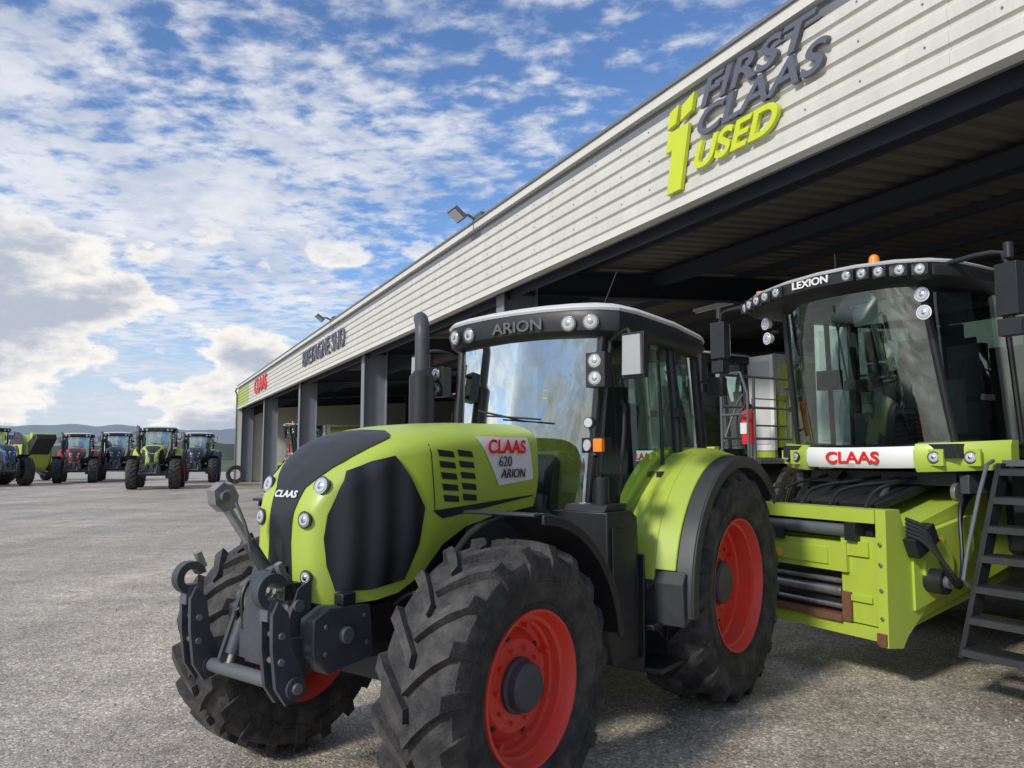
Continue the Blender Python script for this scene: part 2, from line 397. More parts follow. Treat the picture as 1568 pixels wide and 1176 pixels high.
    p.cyl((3.42,-.01,1.25),(3.62,-.10,1.60),.024,'steel'); p.cyl((3.42,-.01,1.25),(3.52,-.055,1.425),.034,'cast')
    p.cyl((3.42,-.06,1.25),(3.42,.06,1.25),.05,'greypl')
    p.sphere((3.64,-.11,1.665),.052,'steel'); p.prism([(3.58,1.60),(3.65,1.58),(3.70,1.62),(3.71,1.69),(3.66,1.73),(3.60,1.71),(3.57,1.66)],'y',-.14,-.07,'steel')
    p.cyl((3.66,-.16,1.66),(3.66,-.04,1.66),.024,'greypl')
    p.tube([(3.62,-.02,1.63),(3.58,.02,1.5),(3.54,.0,1.38)],.009,'greypl',smooth=1)
    p.box((3.44,.14,1.19),(.10,.16,.08),'blk')
    for i in range(3): p.cyl((3.46,.09+.05*i,1.19),(3.53,.09+.05*i,1.20),.014,'steel',n=10)
    p.tube([(3.4,.15,1.22),(3.48,.18,1.30),(3.44,.22,1.22),(3.34,.20,1.08)],.010,'blk',smooth=2)
    p.tube([(3.4,-.1,1.0),(3.52,-.16,1.1),(3.45,-.20,.95),(3.32,-.20,.9)],.012,'blk',smooth=2)
    p.build('front_linkage',T,bevel=.004)
    # cab
    zb,zt=1.28,2.72
    A={};B={};C={}
    for s in(1,-1):
        A[s]=(Vector((1.30,s*.60,zb)),Vector((1.15,s*.66,zt)))
        B[s]=(Vector((.28,s*.82,1.35)),Vector((.22,s*.74,zt)))
        C[s]=(Vector((-.50,s*.70,1.70)),Vector((-.42,s*.66,zt)))
    p=P(); g=P()
    for s in(1,-1):
        p.tube([A[s][0]+Vector((0,0,-.1)),A[s][0].lerp(A[s][1],.5)+Vector((.02,s*.012,0)),A[s][1]],.030,'blk',smooth=2)
        p.tube([B[s][0],B[s][0].lerp(B[s][1],.5)+Vector((0,s*.03,0)),B[s][1]],.040,'blk',smooth=2)
        p.tube([C[s][0],C[s][1]],.045,'blk')
        p.tube([A[s][0]+Vector((-.02,s*.04,-.02)),Vector((.75,s*.80,1.20)),B[s][0]],.028,'blk',smooth=2)
        p.tube([A[s][1]+Vector((-.06,s*.03,-.03)),A[s][0]+Vector((-.07,s*.03,.05))],.014,'greypl')
        p.tube([(.52,s*.815,1.35),(.50,s*.80,2.0),(.47,s*.755,2.68)],.014,'blk',smooth=1)
        p.tube([(1.16,s*.76,1.5),(1.18,s*.80,1.55),(1.10,s*.82,2.2),(1.06,s*.76,2.25)],.013,'blk',smooth=1)
        p.box((.60,s*.84,1.72),(.10,.04,.05),'blk')
        for z in(1.6,2.2): p.box((.28,s*.83,z),(.09,.06,.07),'blk')
        g.panel(A[s][0],B[s][0],B[s][1],A[s][1],(0,s*.07,0),'glass')
        g.panel(B[s][0],C[s][0],C[s][1],B[s][1],(0,s*.03,0),'glass')
    g.panel(A[1][0],A[-1][0],A[-1][1],A[1][1],(.09,0,0),'glassf',n=12)
    g.panel(C[1][0],C[-1][0],C[-1][1],C[1][1],(-.05,0,0),'glass')
    g.build('cab_glass',T,bevel=0,smooth=60,recalc=False)
    p.box((.45,0,1.22),(1.65,1.3,.14),'blk'); p.box((-.1,0,1.45),(.9,1.25,.5),'blk')
    p.box((-.46,0,1.75),(.08,1.36,.12),'blk')
    p.prism([(1.30,1.10),(.62,1.06),(.55,1.26),(1.34,1.30)],'y',.50,.80,'blk')
    def outline(sx,sy,dx=0):
        pts=[(1.32,0),(1.315,.25),(1.29,.5),(1.24,.70),(1.15,.81),(.95,.845),(.3,.85),(-.25,.83),(-.42,.77),(-.50,.60),(-.52,.3)]
        full=pts+[(-.52,0)]+[(a,-b) for a,b in pts[::-1][:-1]]
        return [((a-.35)*sx+.35+dx,b*sy) for a,b in full]
    def stack(levels,m):
        V=[];F=[];n=0
        for z,sx,sy in levels:
            o=outline(sx,sy); n=len(o)
            for a,b in o:
                tilt=(-.07*max(0,(.5-a)) ) if z>2.78 else 0
                V.append((a,b,z+tilt-.03*(b/.85)**2))
        for k in range(len(levels)-1):
            for i in range(n): F.append((k*n+i,k*n+(i+1)%n,(k+1)*n+(i+1)%n,(k+1)*n+i))
        F.append(list(range(n))[::-1]);F.append([(len(levels)-1)*n+i for i in range(n)])
        p.add(V,F,m)
    stack([(2.715,.86,.86),(2.735,.95,.93),(2.77,.985,.97),(2.87,1.0,1.0),(2.915,.985,.985)],'blk')
    stack([(2.915,.99,.99),(2.935,1.0,1.0),(2.962,.97,.97),(2.99,.86,.84),(3.0,.6,.55)],'rooflt')
    for y in(.64,.47,-.47,-.64):
        x=1.33-.06*(abs(y)/.64)**2
        lamp(p,(x,y,2.81),(1,.25*(1 if y>0 else -1)*(abs(y)-.4)/.2,-.1),.055,'greypl')
    for s in(1,-1):
        lamp(p,(-.53,s*.5,2.79),(-1,0,0),.05,'blk')
        p.box((1.33,s*.74,2.45),(.10,.15,.24),'blk'); p.tube([(1.18,s*.68,2.53),(1.3,s*.72,2.53)],.016,'blk'); p.tube([(1.20,s*.68,2.33),(1.3,s*.72,2.37)],.016,'blk')
        for z in(2.51,2.39): lamp(p,(1.385,s*.74,z),(1,s*.2,-.05),.048,'greypl')
        p.tube([(1.12,s*.72,2.68),(1.22,s*.90,2.74),(1.28,s*.96,2.70),(1.28,s*.97,2.58)],.013,'blk',smooth=1)
        p.box((1.275,s*.99,2.54),(.05,.185,.31),'blk' ,rot=(0,0,-s*8)); p.box((1.246,s*.99,2.54),(.006,.155,.27),'chrome',rot=(0,0,-s*8)); p.box((1.31,s*.99,2.54),(.035,.155,.27),'mirr',rot=(0,0,-s*8),tx=.8,ty=.92)
        p.tube([(1.32,s*.66,1.55),(1.48,s*.78,1.72),(1.52,s*.82,1.86)],.018,'blk',smooth=1)
        p.box((1.54,s*.84,1.93),(.09,.18,.10),'blk',rot=(0,0,-s*12)); p.box((1.585,s*.885,1.93),(.03,.075,.085),'orange',rot=(0,0,-s*12)); p.cyl((1.58,s*.80,1.93),(1.592,s*.795,1.93),.038,'lens')
        p.tube([(1.52,s*.80,1.95),(1.52,s*.78,2.05)],.008,'blk'); p.cyl((1.50,s*.78,2.08),(1.54,s*.78,2.08),.038,'blk'); p.cyl((1.54,s*.78,2.08),(1.545,s*.78,2.08),.032,'lens')
    p.cyl((-.3,-.5,2.93),(-.3,-.5,3.02),.05,'orange')
    p.tube([(.95,.55,2.96),(.85,.62,3.25)],.004,'blk'); 
    p.box((-.45,.86,2.45),(.10,.14,.16),'blk')
    p.tube([(1.405,.02,2.14),(1.395,-.28,2.20)],.008,'blk'); p.tube([(1.40,.30,2.12),(1.41,.0,2.145),(1.395,-.22,2.16)],.007,'blk')
    p.cyl((1.50,-.78,1.75),(1.50,-.78,2.48),.10,'blk',n=24); p.cyl((1.50,-.78,2.48),(1.50,-.78,2.53),.10,'blk',r1=.062,n=24)
    p.tube([(1.50,-.78,2.5),(1.50,-.78,2.74),(1.50,-.78,2.86),(1.45,-.84,2.95),(1.42,-.88,2.97)],.058,'cast',n=18,smooth=2)
    p.tube([(1.50,-.78,1.8),(1.52,-.7,1.6),(1.6,-.4,1.5)],.07,'blk',n=14,smooth=1)
    p.build('cab',T,bevel=.006)
    text('roof_lettering','ARION',.115,(1.322,.03,2.82),(0,1,0),(0,0,1),'greypl',T,ext=.008,off=.002,sx=1.3)
    p=P()
    p.box((.15,0,1.62),(.48,.50,.14),'seat'); p.box((-.10,0,1.98),(.14,.46,.66),'seat',rot=(0,-10,0)); p.box((-.16,0,2.38),(.09,.26,.18),'seat')
    p.box((.15,0,1.42),(.3,.3,.3),'intr'); p.box((.25,-.42,1.75),(.60,.16,.10),'intr'); p.box((.25,-.44,1.55),(.55,.22,.35),'intr')
    p.prism([(.95,1.28),(1.15,1.28),(1.10,1.75),(.88,1.90),(.82,1.85)],'y',-.12,.12,'intr')
    ring=[]
    for i in range(25):
        a=2*math.pi*i/24; v=Vector((.19*math.cos(a),.19*math.sin(a),0)); v.rotate(Euler((0,R_(-35),0))); ring.append(v+Vector((.80,0,1.98)))
    p.tube(ring,.015,'blk',n=8); p.tube([(.80,0,1.98),(.90,0,1.82)],.03,'blk'); p.tube([ring[6],ring[18]],.012,'blk')
    p.box((.6,-.52,2.05),(.04,.22,.30),'blk'); p.box((.9,.0,2.66),(.4,1.0,.08),'intr')
    p.build('cab_interior',T,bevel=.01)
    # fenders, steps, tank
    p=P(); c=(0,0,hr)
    def A2(c,r,ya,yb,s,a0,a1,th,m,n=26,r2=None):
        if s>0: p.arc(c,r,ya,yb,a0,a1,th,m,n,r2)
        else: p.arc(c,r2 if r2 else r,-yb,-ya,a0,a1,th,m,n,r)
    for s in(1,-1):
        A2(c,1.035,.60,.98,s,8,150,.03,'green',30,r2=1.02)
        A2(c,1.02,.98,1.12,s,12,128,.03,'green',30,r2=.975)
        A2(c,.985,1.04,1.135,s,-6,140,.015,'fend',30,r2=.965)
        A2(c,.965,1.122,1.235,s,-6,140,.032,'fend',30,r2=.955)
        A2(c,.90,1.235,1.25,s,-6,140,.088,'fend',30)
        p.prism([(1.03,.72),(1.045,1.0),(.99,1.08),(.93,.95),(.93,.74)],'y',min(s*.64,s*1.20),max(s*.64,s*1.20),'fend')
        pts=[(math.cos(R_(a))*1.03,hr+math.sin(R_(a))*1.03) for a in range(5,151,8)]
        p.prism(pts+[(-.5,hr+.2),(.6,hr+.1)],'y',min(s*.58,s*.60),max(s*.58,s*.60),'blk')
        fc=(fx,0,hf)
        A2(fc,.84,.72,1.19,s,88,172,.018,'blk',20); A2(fc,.80,1.19,1.21,s,92,172,.05,'blk',20)
        p.tube([(fx-.08,s*.55,1.3),(fx-.08,s*.72,1.48),(fx-.08,s*.95,1.555)],.022,'blk',smooth=1)
        p.tube([(fx-.5,s*.55,1.2),(fx-.55,s*.72,1.30),(fx-.6,s*.95,1.30)],.022,'blk',smooth=1)
        a,b=sorted((s*.52,s*.95))
        p.prism([(1.60,1.50),(1.60,.72),(1.54,.54),(1.22,.52),(1.16,.7),(1.20,1.45),(1.28,1.50)],'y',a,b,'blk')
        p.prism([(1.58,1.50),(1.30,1.50),(1.28,1.545),(1.54,1.545)],'y',min(s*.6,s*.92),max(s*.6,s*.92),'blk')
        p.prism([(1.55,1.40),(1.55,.80),(1.28,.78),(1.26,1.38)],'y',min(s*.951,s*.963),max(s*.951,s*.963),'blk')
        for k,(x,z,y) in enumerate(((1.0,.45,1.06),(.98,.72,1.0),(.96,.98,.95))):
            p.box((x,s*(y-.10),z),(.36,.28,.035),'blk')
            p.box((x,s*(y-.24),z+.1),(.36,.02,.2),'blk')
        for x in(1.17,.81):
            p.prism([(x,.43),(x+.02,.43),(x,1.2),(x-.02,1.2)],'y',min(s*.72,s*.98),max(s*.72,s*.98),'blk')
    p.cyl((1.42,.80,1.54),(1.42,.80,1.72),.055,'blk'); p.tube([(1.38,.74,1.56),(1.38,.74,1.76),(1.34,.70,1.9)],.028,'blk',smooth=1)
    p.build('fenders_and_steps',T,bevel=.008)
    return T

def dup(src,name,mm={},loc=(0,0,0),rz=0,scale=1,skip=()):
    e=empty(name,loc,rz,scale=scale)
    for ch in src.children:
        if any(k in ch.name for k in skip): continue
        o=ch.copy(); 
        if mm:
            o.data=ch.data.copy()
            for i,m in enumerate(o.data.materials):
                for k,v in mm.items():
                    if m==M[k]: o.data.materials[i]=v
        o.parent=e; scene.collection.objects.link(o)
    return e

T=build_tractor()
T.location=(0.815,6.786,0.0); T.rotation_euler=(0,0,math.atan2(-.796,-.605))

# ------------------------------------------------------------ combine harvester
def build_combine():
    C=empty('combine_harvester')
    p=P()
    W=.74
    p.hexa([(-2.2,-.66,.95),(-.10,-.70,.46),(-.10,.70,.46),(-2.2,.66,.95),(-2.2,-.66,1.75),(-.10,-.70,1.22),(-.10,.70,1.22),(-2.2,.66,1.75)],'green')
    p.box((-.03,0,1.37),(.20,2*W-.19,.11),'green'); p.box((-.03,0,.44),(.18,2*W-.19,.10),'green')
    fp=[(.08,.36),(.06,1.43),(-.12,1.43),(-.16,1.30),(-.40,1.20),(-.42,.62),(-.16,.42),(-.10,.34)]
    p.prism(fp,'y',W-.09,W,'green'); p.prism(fp,'y',-W,-W+.09,'green')
    p.box((.02,W-.27,.85),(.03,.34,.70),'green'); p.box((.045,W-.27,1.10),(.03,.20,.12),'green'); p.box((.045,W-.27,.70),(.03,.24,.05),'green')
    for z in(.58,.8,1.0,1.16): p.cyl((.08,W-.045,z),(.092,W-.045,z),.016,'steel',n=6)
    p.box((0,-.17,1.02),(.16,1.10,.24),'green'); p.box((.085,-.22,1.02),(.02,.86,.14),'green')
    p.box((-.06,-.10,1.235),(.04,1.3,.14),'blk')
    p.box((-.05,-.18,.66),(.04,1.10,.46),'blk')
    for z in(.60,.72,.81): p.cyl((.0,-.64,z),(.0,.28,z),.022 if z!=.72 else .04,'steel')
    p.box((.04,-.15,.52),(.12,.95,.05),'rust'); p.box((.06,.36,.62),(.03,.08,.24),'rust'); p.box((.09,.69,.42),(.02,.08,.09),'rust')
    p.cyl((.04,-.62,1.24),(.04,.40,1.24),.052,'greypl'); p.box((.04,.44,1.24),(.13,.10,.15),'blk'); p.box((.10,-.32,1.17),(.03,.16,.10),'blk')
    p.box((.098,-.30,1.0),(.004,.07,.07),'yel'); p.box((-.6,.768,1.12),(.12,.006,.12),'yel'); p.box((-.55,.768,.75),(.06,.006,.06),'yel')
    p.box((-.30,W+.06,1.18),(.30,.10,.16),'blk',rot=(0,25,0)); p.cyl((-.45,W,.85),(-.45,W+.16,.85),.10,'blk'); p.cyl((-.45,W+.1,.85),(-.45,W+.2,.85),.05,'greypl')
    p.prism([(-.25,.62),(-.80,.75),(-1.1,1.05),(-1.1,1.35),(-.55,1.25),(-.25,1.1)],'y',.70,.76,'green')
    p.cyl((-.55,.76,.95),(-.55,.79,.95),.20,'green'); p.cyl((-.9,.74,1.55),(-.9,.78,1.55),.08,'steel')
    for k in range(5):
        o=.03*k
        p.tube([(-.12,W+.05,1.36-o),(-.22,W+.16,1.30-o),(-.40,W+.20+o,.90-o*.5),(-.58,W+.20,.76+o),(-.72,W+.14,1.0),(-.85,W+.05,1.40+o),(-1.3,W,1.62)],.016,'blk',smooth=2)
    for s in(1,-1): p.cyl((-.5,s*.5,.45),(-2.0,s*.5,.75),.05,'green')
    p.box((-.7,.0,1.52),(.9,.9,.06),'blk',rot=(0,13,0)); p.tube([(-.4,-.3,1.42),(-.9,-.35,1.68),(-1.6,-.3,1.75)],.03,'blk'); p.tube([(-.4,.35,1.42),(-.8,.2,1.62),(-1.5,.3,1.78)],.03,'cast')
    for (y0,y1) in((-.5,-.6),(.1,.6),(-.2,.2),(.45,.3)):
        p.tube([(-.1,y0,1.43),(-.3,y0-.05,1.58),(-.8,(y0+y1)/2,1.64),(-1.4,y1,1.75)],.016,'blk',smooth=2)
    p.build('feeder_house',C,bevel=.008)
    for s,nm in((1,'left'),(-1,'right')):
        wheel('drive_wheel_'+nm,C,(-2.6,s*1.35,.98),.98,.42,.70,s,20,rimm='white',deep=.2)
        wheel('steer_wheel_'+nm,C,(-6.6,s*1.2,.66),.66,.33,.5,s,18,rimm='white',deep=.15)
    p=P()
    p.box((-2.6,0,1.0),(.5,2.2,.4),'cast'); p.box((-6.6,0,.75),(.3,2.0,.25),'cast')
    p.box((-4.6,0,1.5),(5.6,1.7,1.0),'blk')
    p.box((-2.0,0,1.60),(1.0,1.9,.30),'blk'); p.box((-1.2,0,1.66),(.6,1.5,.12),'cast')
    for s in(1,-1): p.box((-1.35,s*.85,1.62),(1.0,.08,.16),'cast'); p.box((-1.9,s*.85,1.25),(.12,.12,.8),'cast')
    for s in(1,-1):
        a,b=sorted((s*1.40,s*1.48))
        p.prism([(-2.0,1.98),(-2.0,2.8),(-8.2,2.6),(-8.4,1.9),(-7.6,1.35),(-3.9,1.55),(-3.2,1.98)],'y',a,b,'green')
        a,b=sorted((s*1.36,s*1.46))
        p.prism([(-2.05,2.8),(-2.05,3.45),(-6.2,3.45),(-7.4,3.1),(-8.2,2.6)],'y',a,b,'white')
    p.prism([(-2.05,1.9),(-2.05,3.40),(-6.2,3.42),(-7.4,3.05),(-8.4,1.9)],'y',-1.38,1.38,'blk')
    for s in(1,-1):
        p.box((-1.98,s*1.23,2.68),(.06,.54,1.50),'white'); p.box((-1.945,s*1.23,2.68),(.012,.40,1.30),'rooflt'); p.box((-1.98,s*1.23,1.80),(.07,.54,.24),'green')
    p.box((-2.0,0,2.0),(.08,1.9,.2),'cast')
    p.cyl((-2.2,1.5,3.1),(-8.0,1.65,3.4),.2,'green')
    p.build('body',C,bevel=.015)
    # cab
    p=P(); g=P()
    zb,zt=1.96,3.32
    HB,HTp=.80,.72
    def fr(y,z):
        t=(z-zb)/(zt-zb); hw=HB+(HTp-HB)*t
        u=y/hw; return -.60+.24*t-.20*abs(u)**2.2
    ny,nz=16,6; V=[];F=[]
    for j in range(nz+1):
        z=zb+(zt-zb)*j/nz; hw=HB+(HTp-HB)*j/nz
        for i in range(ny+1):
            y=hw*(-1+2*i/ny); V.append((fr(y,z),y,z))
    for j in range(nz):
        for i in range(ny):
            k=j*(ny+1)+i; F.append((k,k+1,k+ny+2,k+ny+1))
    g.add(V,F,'glass')
    for s in(1,-1):
        a0=Vector((fr(HB,zb)-.02,s*(HB+.01),zb)); a1=Vector((fr(HTp,zt)-.02,s*(HTp+.01),zt))
        b0=Vector((-1.95,s*.98,zb)); b1=Vector((-1.90,s*.94,zt)); m0=Vector((-1.55,s*.97,zb)); m1=Vector((-1.45,s*.93,zt))
        p.tube([a0,a0.lerp(a1,.5)+Vector((.02,s*.01,0)),a1],.034,'blk',smooth=2); p.tube([m0,m1],.028,'blk'); p.tube([b0,b1],.06,'blk')
        p.tube([a0,m0],.03,'blk'); p.tube([a1,m1],.03,'blk')
        g.panel(a0,m0,m1,a1,(0,s*.08,0),'glass'); g.panel(m0,b0,b1,m1,(0,0,0),'glass')
        p.box((-1.0,s*1.0,2.35),(.16,.03,.05),'blk')
    g.panel((-1.95,.95,2.3),(-1.95,-.95,2.3),(-1.9,-.9,zt),(-1.9,.9,zt),(-.03,0,0),'glass')
    g.build('cab_glass',C,bevel=0,smooth=60,recalc=False)
    p.box((-1.35,0,1.90),(1.35,1.80,.12),'blk'); p.box((-1.93,0,2.1),(.1,1.9,.45),'intr')
    p.prism([(-.72,1.94),(-.72,1.84),(-1.2,1.75),(-1.9,1.75),(-1.9,1.94)],'y',-.8,.8,'blk')
    def band(y0,y1,z0,z1,m,off=0,n=12):
        V=[];F=[]
        for i in range(n+1):
            y=y0+(y1-y0)*i/n
            x=-.545-.27*(abs(y)/.95)**2.6+off
            lift=.03*(abs(y)/1.05)**2
            for zz,dx in((z0,-.03),(z0+.25*(z1-z0),0.0),(z1-.2*(z1-z0),-.005),(z1,-.03)):
                V.append((x+dx,y,zz+lift))
            V.append((x-.12,y,z1+lift));V.append((x-.12,y,z0+lift))
        q=6
        for i in range(n):
            for t in range(q): F.append((i*q+t,i*q+(t+1)%q,(i+1)*q+(t+1)%q,(i+1)*q+t))
        F.append(tuple(range(q)));F.append(tuple(n*q+k for k in range(q))[::-1])
        p.add(V,F,m)
    band(-.56,.56,1.745,1.935,'white'); band(.563,1.16,1.71,1.955,'green'); band(-1.16,-.563,1.71,1.955,'green')
    for s in(1,-1):
        for y in(.72,.95):
            x=-.545-.27*(y/.95)**2.6
            p.box((x+.004,s*y,1.845),(.03,.15,.14),'green'); lamp(p,(x+.03,s*y,1.847),(1,s*.3,0),.045,'blk')
    def ro(sx,sy):
        pts=[(-.12,0),(-.14,.4),(-.20,.75),(-.32,1.00),(-.50,1.10),(-.9,1.10),(-1.5,1.06),(-2.0,1.02),(-2.1,.7)]
        full=pts+[(-2.1,0)]+[(a,-b) for a,b in pts[::-1][:-1]]
        return [((a+1.1)*sx-1.1,b*sy) for a,b in full]
    def stk(levels,m):
        V=[];F=[]
        for z,sx,sy in levels:
            o=ro(sx,sy);n=len(o)
            V+=[(a,b,z-.07*(b/1.1)**2) for a,b in o]
        for k in range(len(levels)-1):
            for i in range(n): F.append((k*n+i,k*n+(i+1)%n,(k+1)*n+(i+1)%n,(k+1)*n+i))
        F.append(list(range(n))[::-1]);F.append([(len(levels)-1)*n+i for i in range(n)])
        p.add(V,F,m)
    stk([(3.34,.84,.84),(3.36,.96,.96),(3.385,1.0,1.0),(3.465,1.0,1.0),(3.49,.98,.98)],'blk')
    stk([(3.492,.99,.99),(3.51,1.0,1.0),(3.535,.94,.94),(3.55,.8,.8)],'rooflt')
    for y in(.36,.50,.64,.80,.94,-.42,-.58,-.72,-.86,-.97):
        x=-.10-.20*(abs(y)/1.02)**3
        p.box((x-.02,y,3.425-.07*(y/1.1)**2),(.06,.12,.10),'blk')
        lamp(p,(x+.02,y,3.425-.07*(y/1.1)**2),(1,.5*(y/1.0)**3,-.15),.042,'greypl')
    text('roof_lettering','LEXION',.095,(-.113,-.04,3.435),(0,1,0),(0,0,1),'white',C,ext=.006,off=.002,sx=1.2)
    text('band_lettering','CLAAS',.145,(-.542,.0,1.838),(0,1,0),(0,0,1),'redtxt',C,ext=.003,off=.004,sx=1.3)
    p.cyl((-.5,.35,3.53),(-.5,.35,3.62),.055,'orange',r1=.045); p.sphere((-.5,.35,3.62),.045,'orange'); p.cyl((-.5,-.98,3.47),(-.5,-.98,3.57),.04,'orange')
    for s in(1,-1):
        p.tube([(-.45,s*1.0,3.42),(-.44,s*1.36,3.44),(-.44,s*1.52,3.40),(-.44,s*1.52,2.85)],.022,'blk',smooth=1)
        p.cyl((-.44,s*1.52,3.36),(-.44,s*1.52,3.48),.035,'blk')
        p.box((-.44,s*1.52,3.12),(.10,.18,.40),'blk',rot=(0,0,-s*10)); p.box((-.51,s*1.52,3.12),(.01,.15,.36),'chrome',rot=(0,0,-s*10)); p.box((-.44,s*1.52,2.83),(.10,.17,.13),'blk')
        lamp(p,(-.40,s*.84,3.20),(1,s*.2,0),.055,'white'); lamp(p,(-.42,s*.84,3.05),(1,s*.2,0),.055,'white'); p.tube([(-.52,s*.77,3.12),(-.46,s*.84,3.12)],.02,'blk')
    p.tube([(-.62,.10,3.30),(-.50,-.05,3.05),(-.56,-.10,2.5)],.008,'blk'); p.tube([(-.47,-.05,3.1),(-.57,.02,2.3)],.009,'blk')
    p.tube([(-1.6,-.9,3.5),(-1.6,-.9,4.1)],.006,'blk')
    p.build('cab',C,bevel=.006)
    p=P()
    p.box((-1.45,0,2.38),(.46,.48,.14),'seat'); p.box((-1.68,0,2.72),(.13,.46,.62),'seat',rot=(0,-8,0)); p.box((-1.72,0,3.1),(.08,.26,.16),'seat'); p.box((-1.45,0,2.15),(.3,.3,.35),'intr')
    for k in range(6): p.box((-1.45,0,2.02+k*.045),(.42-.01*(k%2)*4,.36-.04*(k%2),.03),'blk')
    p.box((-1.45,.50,2.30),(.4,.34,.5),'intr'); p.box((-1.3,-.36,2.56),(.5,.14,.1),'intr'); p.box((-1.60,.5,2.65),(.1,.34,.5),'seat')
    p.prism([(-.95,1.96),(-1.1,1.96),(-1.15,2.5),(-1.02,2.55)],'y',-.07,.07,'intr')
    ring=[]
    for i in range(25):
        a=2*math.pi*i/24; v=Vector((.18*math.cos(a),.18*math.sin(a),0)); v.rotate(Euler((0,R_(25),0))); ring.append(v+Vector((-1.08,0,2.60)))
    p.tube(ring,.015,'blk',n=8); p.tube([ring[0],ring[12]],.012,'blk'); p.tube([ring[6],ring[18]],.012,'blk')
    p.box((-.95,-.52,2.62),(.04,.26,.2),'blk',rot=(0,0,15)); p.box((-1.2,0,3.30),(1.2,1.4,.06),'intr')
    p.box((-.62,.28,3.16),(.02,.52,.20),'rooflt',rot=(0,14,0))
    p.build('cab_interior',C,bevel=.01)
    # ladder & platform
    p=P()
    for y in(1.12,1.62):
        p.prism([(-.22,.34),(-.36,.34),(-1.02,1.80),(-.88,1.80)],'y',y-.02,y+.02,'blk')
    for k in range(7):
        t=k/6; p.box((-.32-.64*t,1.37,.40+1.34*t),(.20,.46,.035),'blk')
        p.box((-.21-.64*t,1.37,.385+1.34*t),(.02,.46,.05),'fend')
    p.box((-1.5,1.35,1.80),(1.1,.72,.05),'greypl'); p.box((-1.2,-1.30,1.80),(1.5,.62,.05),'greypl')
    p.tube([(-.42,1.09,.85),(-.34,1.09,.92),(-.74,1.09,1.78),(-.86,1.09,1.82)],.016,'greypl',smooth=1)
    p.tube([(-.30,1.68,.95),(-.22,1.68,1.05),(-.80,1.68,2.25),(-1.05,1.68,2.75),(-1.25,1.68,2.75),(-1.25,1.68,1.85)],.017,'greypl',smooth=1)
    p.tube([(-1.3,1.68,1.82),(-1.3,1.68,2.7),(-2.0,1.68,2.7),(-2.0,1.68,1.82)],.017,'greypl',smooth=0); p.tube([(-1.3,1.68,2.3),(-2.0,1.68,2.3)],.014,'greypl')
    for x in(-.5,-1.0,-1.6): p.tube([(x,-1.58,1.2 if x==-.5 else 1.82),(x,-1.58,2.75)],.017,'greypl')
    for z in(2.05,2.4,2.75): p.tube([(-.5,-1.58,z),(-1.6,-1.58,z)],.015,'greypl')
    p.tube([(-.5,-1.58,2.75),(-.5,-1.2,2.75),(-.5,-1.2,1.8)],.015,'greypl',smooth=1); p.tube([(-.5,-1.58,2.3),(-.5,-1.2,2.3)],.014,'greypl')
    p.box((-.5,-1.4,1.78),(.06,.4,.06),'blk')
    p.box((-1.55,1.35,1.50),(.8,.55,.5),'blk')
    for (x,y,z) in((-.45,-1.45,1.50),(-.70,1.86,1.42)):
        p.box((x,y,z),(.02,.28,.36),'white')
        for i in range(3):
            zz=-.14+.12*i
            p.hexa([(x+.012,y-.14,z+zz-.04),(x+.014,y-.14,z+zz-.04),(x+.014,y+.14,z+zz+.02),(x+.012,y+.14,z+zz+.02),(x+.012,y-.14,z+zz+.015),(x+.014,y-.14,z+zz+.015),(x+.014,y+.14,z+zz+.075),(x+.012,y+.14,z+zz+.075)],'redtxt')
    p.box((-.72,1.74,1.42),(.03,.2,.03),'cast')
    p.build('ladder_and_platform',C,bevel=.004)
    p=P(); p.cyl((-.62,-1.32,1.98),(-.62,-1.32,2.32),.065,'redtxt'); p.cyl((-.62,-1.32,2.32),(-.62,-1.32,2.36),.065,'redtxt',r1=.02); p.box((-.62,-1.32,2.39),(.10,.03,.05),'blk'); p.box((-.555,-1.32,2.15),(.006,.09,.12),'white')
    p.tube([(-.60,-1.35,2.38),(-.54,-1.40,2.3),(-.55,-1.40,2.05)],.01,'blk',smooth=1)
    p.build('extinguisher_on_rail',C,bevel=.004)
    return C
CB=build_combine()
rzC=math.atan2(-.49,-.87)
CB.location=(2.65,6.85,0); CB.rotation_euler=(0,0,rzC)

# ------------------------------------------------------------ shed
TH=R_(25.8); cs,sn=math.cos(TH),math.sin(TH); D=5.97
n_=Vector((cs,sn,0)); d_=Vector((-sn,cs,0))
SH=empty('storage_shed',tuple(n_*D),math.atan2(-cs,sn))
def shed2w(x,y,z=0): return n_*(D+y)-d_*x+Vector((0,0,z))
M['clad']=mat('cladding_cream',(.62,.61,.55),.42,var=.07,scale=2.2,dust=.42,dustcol=(.38,.37,.32),dscl=(2.2,1,.22))
M['trim']=mat('trim_cream',(.66,.65,.59),.4,var=.04,scale=2,dust=.2,dustcol=(.38,.36,.30))
M['coping']=mat('coping_grey',(.16,.17,.18),.45,var=.1)
M['cladgreen']=mat('cladding_green',(.40,.48,.10),.45,var=.06,scale=1)
M['post']=mat('steel_post_grey',(.19,.21,.24),.5,var=.1,scale=2,dust=.15,dustcol=(.24,.22,.19))
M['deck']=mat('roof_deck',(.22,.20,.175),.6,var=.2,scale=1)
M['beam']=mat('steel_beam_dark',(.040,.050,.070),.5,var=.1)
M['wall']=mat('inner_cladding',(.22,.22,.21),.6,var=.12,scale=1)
M['letter']=mat('letter_grey',(.105,.11,.145),.45,var=.05)
M['letgreen']=mat('letter_green',(.56,.64,.03),.4,var=.05)
X0,X1=-55.3,22.0; ZB,ZT=4.93,6.50
p=P()
